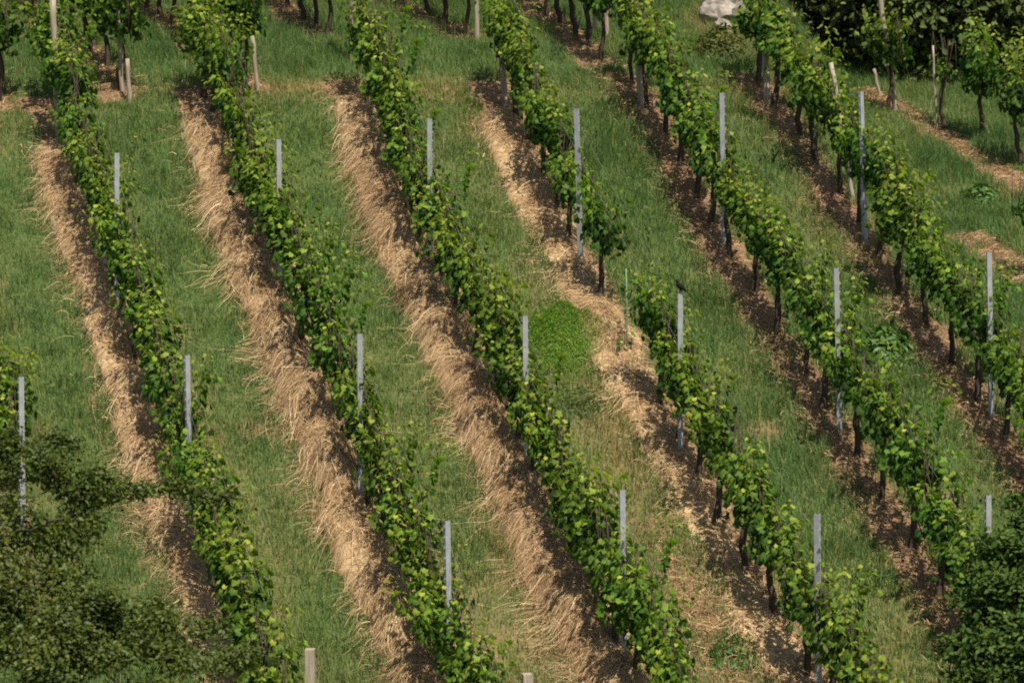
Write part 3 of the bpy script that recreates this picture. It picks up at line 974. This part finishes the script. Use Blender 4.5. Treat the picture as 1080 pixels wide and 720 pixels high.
for s in (-1, 1):
    wg = loft([((-0.012, s * 0.033, 0.100), 0.004, 0.014), ((0.010, s * 0.037, 0.086), 0.006, 0.024), ((0.040, s * 0.028, 0.064), 0.005, 0.017), ((0.075, s * 0.016, 0.042), 0.003, 0.006), ((0.088, s * 0.012, 0.034), 0.001, 0.001)], 8)
    link("wing", wg.mesh("wing", M_BIRD), bird)
    lg = Geo()
    lg.tube([(0.004, s * 0.012, 0.050), (0.008, s * 0.013, 0.030), (0.0, s * 0.012, 0.004)], [0.009, 0.005, 0.0035], 6)
    for a in (-0.5, 0.0, 0.5): lg.tube([(0.0, s * 0.012, 0.004), (-0.017 * math.cos(a), s * 0.012 + 0.017 * math.sin(a), 0.002)], [0.0022, 0.0014], 5)
    lg.tube([(0.0, s * 0.012, 0.004), (0.013, s * 0.012, 0.002)], [0.0022, 0.0014], 5)
    link("leg", lg.mesh("leg", M_BEAK), bird)
bird.location.z -= 0.010
bird.rotation_euler = (0, R(5), R(-14))

# ------------------------------------------------------------------ young vine with its stake in the gap
g = ground_at(661, 374)
ys_ = empty("young_vine", tuple(g), YAW)
tag(ys_, "young vine shoot with a few leaves tied to a thin green stake in the gap", "young vine")
G = Geo(); G.tube([(0, 0, -0.2), (0.0, 0.0, 0.5), (0.005, 0.01, 0.96)], [0.008, 0.008, 0.007], 8)
link("stake", G.mesh("stake", M_STAKE), ys_)
G = Geo(); G.tube([(0.03, 0.02, -0.03), (0.025, 0.015, 0.2), (0.012, 0.015, 0.5), (0.015, -0.012, 0.86)], [0.006, 0.005, 0.004, 0.002], 6)
link("stem", G.mesh("stem", M_BARK), ys_)
gg = np.random.default_rng(3); m = 17
zz = np.concatenate([gg.uniform(0.08, 0.45, 11), gg.uniform(0.7, 0.95, 6)]); sd = gg.choice([-1, 1], m)
Vv, Ff, Aa = blades(np.stack([gg.normal(0, 0.05, m), sd * gg.uniform(0.02, 0.1, m), zz], -1), np.stack([gg.normal(0, .4, m), sd * 0.4, np.full(m, 0.7)], -1),
                    np.stack([gg.normal(0, .4, m), sd * 0.6, np.full(m, -0.5)], -1), gg.uniform(0.06, 0.11, m), VLEAF_V, VLEAF_F, gg.uniform(0.1, 0.5, m), gg.random(m))
link("foliage", mesh_np("foliage", Vv, Ff, Aa, M_VINE), ys_)


# ------------------------------------------------------------------ weeds and low plants
def bushy(name, px, py, w, h, n, leaf, mat, label, cat, tv=SLEAF_V, tf=SLEAF_F, narrow=1.0, up=0.6, seed=0, group=None, depth=None, stems=True):
    g0 = ground_at(px, py); gg = np.random.default_rng(seed + 70)
    o = empty(name, tuple(g0)); tag(o, label, cat, group)
    # dome with lumps
    a = gg.random(n) * 2 * math.pi; rr = np.sqrt(gg.random(n)); rr = np.where(gg.random(n) < 0.22, rr * 1.35, rr); t = gg.random(n) ** 0.5
    lump = 0.55 + 0.9 * fbm(np.cos(a) * 1.7 + 5, np.sin(a) * 1.7 + 5, seed)
    X = np.cos(a) * rr * w / 2 * lump; Y = np.sin(a) * rr * (depth or w) / 2 * lump
    top = h * np.sqrt(np.clip(1 - (rr * 0.97) ** 2, 0.06, 1)) * (0.8 + 0.4 * vnoise(X * 9, Y * 9, seed + 3))
    Z = top * t + terrain(g0[0] + X, g0[1] + Y) - g0[2]
    out = np.stack([X / w * 2, Y / w * 2, np.full(n, up)], -1) + gg.normal(0, 0.45, (n, 3))
    tip = np.stack([X / w * 2, Y / w * 2, np.full(n, 0.5)], -1) + gg.normal(0, 0.5, (n, 3))
    V, F, A = blades(np.stack([X, Y, Z], -1), out, tip, leaf * gg.uniform(0.6, 1.3, n), tv, tf, (gg.random(n) * 0.7 + 0.3 * t) * (0.35 if mat is M_GRASS else 1.0), gg.random(n), np.full(n, narrow))
    link("foliage", mesh_np("foliage", V, F, A, mat), o)
    G = Geo()
    for i in range(14):
        aa = gg.random() * 6.28; r2 = gg.random() * 0.75
        x, y = math.cos(aa) * r2 * w / 2, math.sin(aa) * r2 * w / 2
        zb = float(terrain(g0[0] + x * 0.5, g0[1] + y * 0.5) - g0[2])
        G.tube([(x * 0.4, y * 0.4, zb - 0.04), (x * 0.75, y * 0.75, h * 0.45 + zb), (x, y, h * 0.8 * math.sqrt(1 - r2 * r2) + zb)], [0.006, 0.005, 0.002], 4)
    link("stem", G.mesh("stem", M_BARK if mat in (M_SHRUB,) else mat), o)
    return o


bushy("weed_clump", 596, 360, 0.95, 0.24, 9000, 0.034, M_FERN, "bright green feathery weed clump in the lane right of a metal post", "weed", narrow=0.4, up=0.3, seed=1, depth=1.25)
bushy("leafy_weed", 934, 372, 0.62, 0.24, 480, 0.105, M_DOCK, "broad leaved dock plant in the lane before the second row right of the bird", "weed", narrow=0.7, up=0.9, seed=2)
bushy("leafy_weed", 1036, 212, 0.46, 0.20, 140, 0.12, M_DOCK, "small dock plant on the open grass at upper right", "weed", narrow=0.6, up=0.9, seed=3)
bushy("leafy_weed", 772, 694, 0.55, 0.12, 420, 0.06, M_DOCK, "low green weed patch beside the straw near the bottom of the bird's row", "weed", narrow=0.6, seed=4)
bushy("grass_tuft", 606, 428, 0.62, 0.07, 300, 0.12, M_GRASS, "green grass tuft in the lane below the bright weed clump", "grass tuft", narrow=0.12, up=0.2, seed=5)
bushy("grass_tuft", 925, 614, 0.40, 0.07, 220, 0.12, M_GRASS, "green grass tuft at the bottom of the lane right of the bird", "grass tuft", narrow=0.12, up=0.2, seed=6)
bushy("shrub", 763, 62, 0.72, 0.44, 2600, 0.042, M_TREE, "small dark rounded shrub below the pale stones on the crest", "shrub", seed=7)

for (px, py, mat, lab) in ((143, 158, M_PETAL, "tiny yellow flower in the grass left of the third row's top metal post"), (697, 470, M_OPETAL, "tiny orange flower in the straw left of the bird's post")):
    g0 = ground_at(px, py)
    f = empty("flower", tuple(g0)); tag(f, lab, "flower")
    G = Geo(); G.tube([(0, 0, -0.02), (0.005, 0, 0.08), (0, 0, 0.15)], 0.003, 5); link("stem", G.mesh("stem", M_DOCK), f)
    G = Geo()
    for k in range(12):
        a = k * math.pi / 6
        G.f.append(tuple(range(len(G.v), len(G.v) + 4)))
        for (rr, da, zz) in ((0.004, 0, 0.15), (0.02, -0.22, 0.158), (0.03, 0, 0.162), (0.02, 0.22, 0.158)):
            G.v.append((rr * math.cos(a + da), rr * math.sin(a + da), zz))
    link("petals", G.mesh("petals", mat), f)


# ------------------------------------------------------------------ stones on the crest
def rock(px, py, Yoff, sx, sy, sz, seed, label):
    import bmesh
    g0 = ground_at(px, py)
    bm = bmesh.new(); bmesh.ops.create_icosphere(bm, subdivisions=4, radius=1)
    gg = np.random.default_rng(seed)
    planes = [Vector(gg.normal(0, 1, 3)).normalized() for _ in range(11)]; dd = [gg.uniform(0.55, 0.85) for _ in planes]
    for v in bm.verts:
        for pl, dv in zip(planes, dd):
            e = v.co.dot(pl) - dv
            if e > 0: v.co -= pl * e * 0.92
        n_ = float(fbm(v.co.x * 3 + 7, v.co.y * 3 + v.co.z * 2.3 + 7, seed)) - 0.5
        v.co *= 1 + 0.22 * n_ + 0.10 * (float(fbm(v.co.x * 9 + 40, v.co.y * 7 + v.co.z * 11 + 40, seed + 5)) - 0.5)
        v.co = Vector((v.co.x * sx, v.co.y * sy, v.co.z * sz))
    me = bpy.data.meshes.new("boulder"); bm.to_mesh(me); bm.free(); me.materials.append(M_ROCK)
    x, y = g0[0], g0[1] + Yoff
    o = link("boulder", me, loc=(x, y, float(terrain(x, y)) + sz * 0.25 + 0))
    tag(o, label, "boulder", "pale stones on the crest")
    return o


rock(764, 37, 0.0, 0.22, 0.18, 0.19, 1, "lowest pale stone just above the small dark shrub")
o = rock(762, 34, 0.35, 0.29, 0.22, 0.28, 2, "grey rounded stone in the middle of the crest stone pile"); o.location.z += 0.12
o = rock(768, 32, 0.85, 0.40, 0.3, 0.34, 3, "largest pale slab topping the crest stone pile"); o.location.z += 0.22
o = rock(783, 36, 0.35, 0.15, 0.18, 0.38, 4, "narrow brown upright stone at right of the crest stone pile")


# ------------------------------------------------------------------ trees
def clump_tree(name, base, trunk_r, clumps, leaf, mat, label, cat, n_per_m3, seed, group=None, twig=0.012, age0=0.0, narrow=1.0, crown_name="crown"):
    """clumps: (world centre, radius) -> leafy sprays on real twigs, with gaps between them"""
    gg = np.random.default_rng(seed)
    base = np.array(base, float)
    o = empty(name, tuple(base)); tag(o, label, cat, group)
    G = Geo()
    cs = [np.array(c, float) - base for c, r in clumps]; mean = np.mean(cs, 0)
    fork = np.array([0, 0, 0]) * 0.6 + mean * np.array([0.25, 0.25, 0.45])
    G.tube([(0, 0, -0.4), tuple(fork * 0.5 + gg.normal(0, 0.03, 3)), tuple(fork), tuple(mean * 0.5 + fork * 0.5 + np.array([0, 0, 0.2]))], [trunk_r * 1.25, trunk_r, trunk_r * 0.85, trunk_r * 0.5], 9, True, 0.06, gg)
    P = []; NN = []; TT = []
    order = sorted(range(len(cs)), key=lambda i: np.linalg.norm(cs[i] - fork))
    nodes = [(fork, trunk_r * 0.5, 0.0)]
    for ci in order:
        c = cs[ci]; r = clumps[ci][1]
        best = min(nodes, key=lambda nd: np.linalg.norm(nd[0] - c) + 0.35 * nd[2])
        ln = np.linalg.norm(best[0] - c); r1 = max(twig, best[1] * 0.72)
        mid = (best[0] + c) / 2 + gg.normal(0, 0.10, 3) * ln
        G.tube([tuple(best[0]), tuple(mid), tuple(c)], [best[1], (best[1] + r1) / 2, r1], 6)
        nodes.append((c, r1, best[2] + ln))
        nt_ = max(4, int(r * r * 34))
        for i in range(nt_):
            dirv = gg.normal(0, 1, 3); dirv[2] = dirv[2] * 0.8 + 0.25; dirv /= np.linalg.norm(dirv)
            ln = r * gg.uniform(0.45, 1.1) * (1.35 if gg.random() < 0.2 else 1.0)
            e = c + dirv * ln
            G.tube([tuple(c + dirv * r * 0.05), tuple(c + dirv * ln * 0.55 + gg.normal(0, 0.04 * r, 3)), tuple(e)], [twig * 0.6, twig * 0.4, twig * 0.15], 3, False)
            nl = int(n_per_m3 * r ** 1.4 / nt_ * gg.uniform(0.5, 1.5))
            s = gg.uniform(0.25, 1.05, nl)[:, None]
            pp = c + dirv * ln * s + gg.normal(0, 0.14 * r + 0.035, (nl, 3)) * np.array([1.25, 1.25, 0.7])
            P.append(pp); NN.append(gg.normal(0, 0.6, (nl, 3)) + np.array([0, 0, 0.75]) + dirv * 0.5); TT.append(gg.normal(0, 0.6, (nl, 3)) + dirv - np.array([0, 0, 0.25]))
    link("trunk", G.mesh("trunk", M_TBARK), o)
    P = np.concatenate(P); NN = np.concatenate(NN); TT = np.concatenate(TT); n = len(P)
    age = age0 + 0.45 * gg.random(n) + 0.35 * vnoise(P[:, 0] * 5 + 40, P[:, 2] * 5 + 40, seed)
    V, F, A = blades(P, NN, TT, leaf * gg.uniform(0.6, 1.35, n), SLEAF_V, SLEAF_F, age, gg.random(n), np.full(n, narrow))
    link(crown_name, mesh_np(crown_name, V, F, A, mat), o)
    return o


def pxclumps(L, sc):
    return [(point_at(px, py, Y), r / sc) for (px, py, Y, r) in L]


# foreground tree at the lower left
fl = [(-40, 520, 31.0, 70), (10, 505, 31.3, 42), (55, 500, 31.0, 36), (30, 560, 30.6, 52), (75, 545, 30.9, 40), (-30, 600, 30.4, 70), (20, 625, 30.2, 56), (65, 600, 30.6, 44),
      (-10, 690, 30.0, 62), (45, 690, 29.9, 50), (95, 650, 30.2, 42), (100, 700, 30.0, 46), (140, 690, 30.2, 36), (165, 650, 30.5, 26), (190, 695, 30.2, 34), (225, 660, 30.6, 22),
      (115, 522, 31.1, 28), (150, 520, 31.15, 18), (180, 517, 31.2, 17), (212, 520, 31.2, 14), (240, 524, 31.2, 10), (85, 515, 31.0, 26), (120, 655, 30.3, 20), (45, 655, 30.1, 44), (260, 690, 30.3, 14), (240, 700, 30.3, 22), (12, 470, 31.3, 18), (62, 470, 31.2, 17), (150, 730, 30, 40), (60, 745, 29.8, 50), (-60, 740, 29.8, 60)]
b0 = np.array([-5.0, 30.3, 0]); b0[2] = terrain(b0[0], b0[1])
clump_tree("small_tree", b0, 0.08, pxclumps(fl, 128), 0.042, M_TREE, "olive green small leaved tree filling the lower left corner", "tree", 7600, 11, twig=0.008)
# shrub at the lower right
fr = [(1080, 560, 33.6, 24), (1052, 580, 33.4, 20), (1085, 580, 33.2, 34), (1045, 600, 33.2, 30), (1075, 625, 33.0, 36), (1035, 645, 33.0, 30), (1065, 670, 32.8, 38), (1025, 690, 32.8, 28), (1055, 715, 32.6, 36), (1090, 700, 32.6, 40), (1020, 725, 32.6, 26), (1076, 530, 33.7, 12), (1110, 640, 33, 40), (1006, 690, 32.9, 14), (1120, 560, 33.2, 34)]
b1 = np.array([4.6, 32.9, 0]); b1[2] = terrain(b1[0], b1[1])
clump_tree("broad_shrub", b1, 0.07, pxclumps(fr, 120), 0.060, M_SHRUB, "dark green broad leaved shrub in the lower right corner", "shrub", 6000, 12, twig=0.010, age0=0.1)

# the forest beyond the crest
FL = "dark leafy forest tree standing beyond the crest behind the top right vines"
k = 0
for (x, y, hgt, rad) in [(4.75, 57.6, 7.0, 1.4), (6.0, 56.5, 7.5, 1.4), (7.4, 56.2, 7.0, 1.4), (8.8, 56.2, 7.0, 1.5), (5.8, 60.5, 9.0, 2.2), (8.6, 62.2, 9.0, 2.3), (11.4, 60.5, 8.5, 2.4), (4.0, 64.5, 9.0, 2.2), (10.6, 65.0, 9.5, 2.6), (13.5, 63.5, 9, 2.5)]:
    z = float(terrain(x, y)); gg = np.random.default_rng(200 + k)
    cl = []
    nc = 34
    for i in range(nc):
        a = gg.random() * 6.28; t = (i + 0.5) / nc
        rr = rad * math.sqrt(max(0.05, 1 - (2 * t - 0.9) ** 2 * 0.8)) * gg.uniform(0.3, 0.95)
        cl.append(((x + math.cos(a) * rr, y + math.sin(a) * rr, z + 0.15 + (hgt - 0.8) * t ** 1.7), gg.uniform(0.75, 1.15)))
    clump_tree("forest_tree", (x, y, z), 0.16, cl, 0.12, M_FOREST, FL, "tree", 1100, 300 + k, "forest trees beyond the crest", twig=0.02)
    k += 1
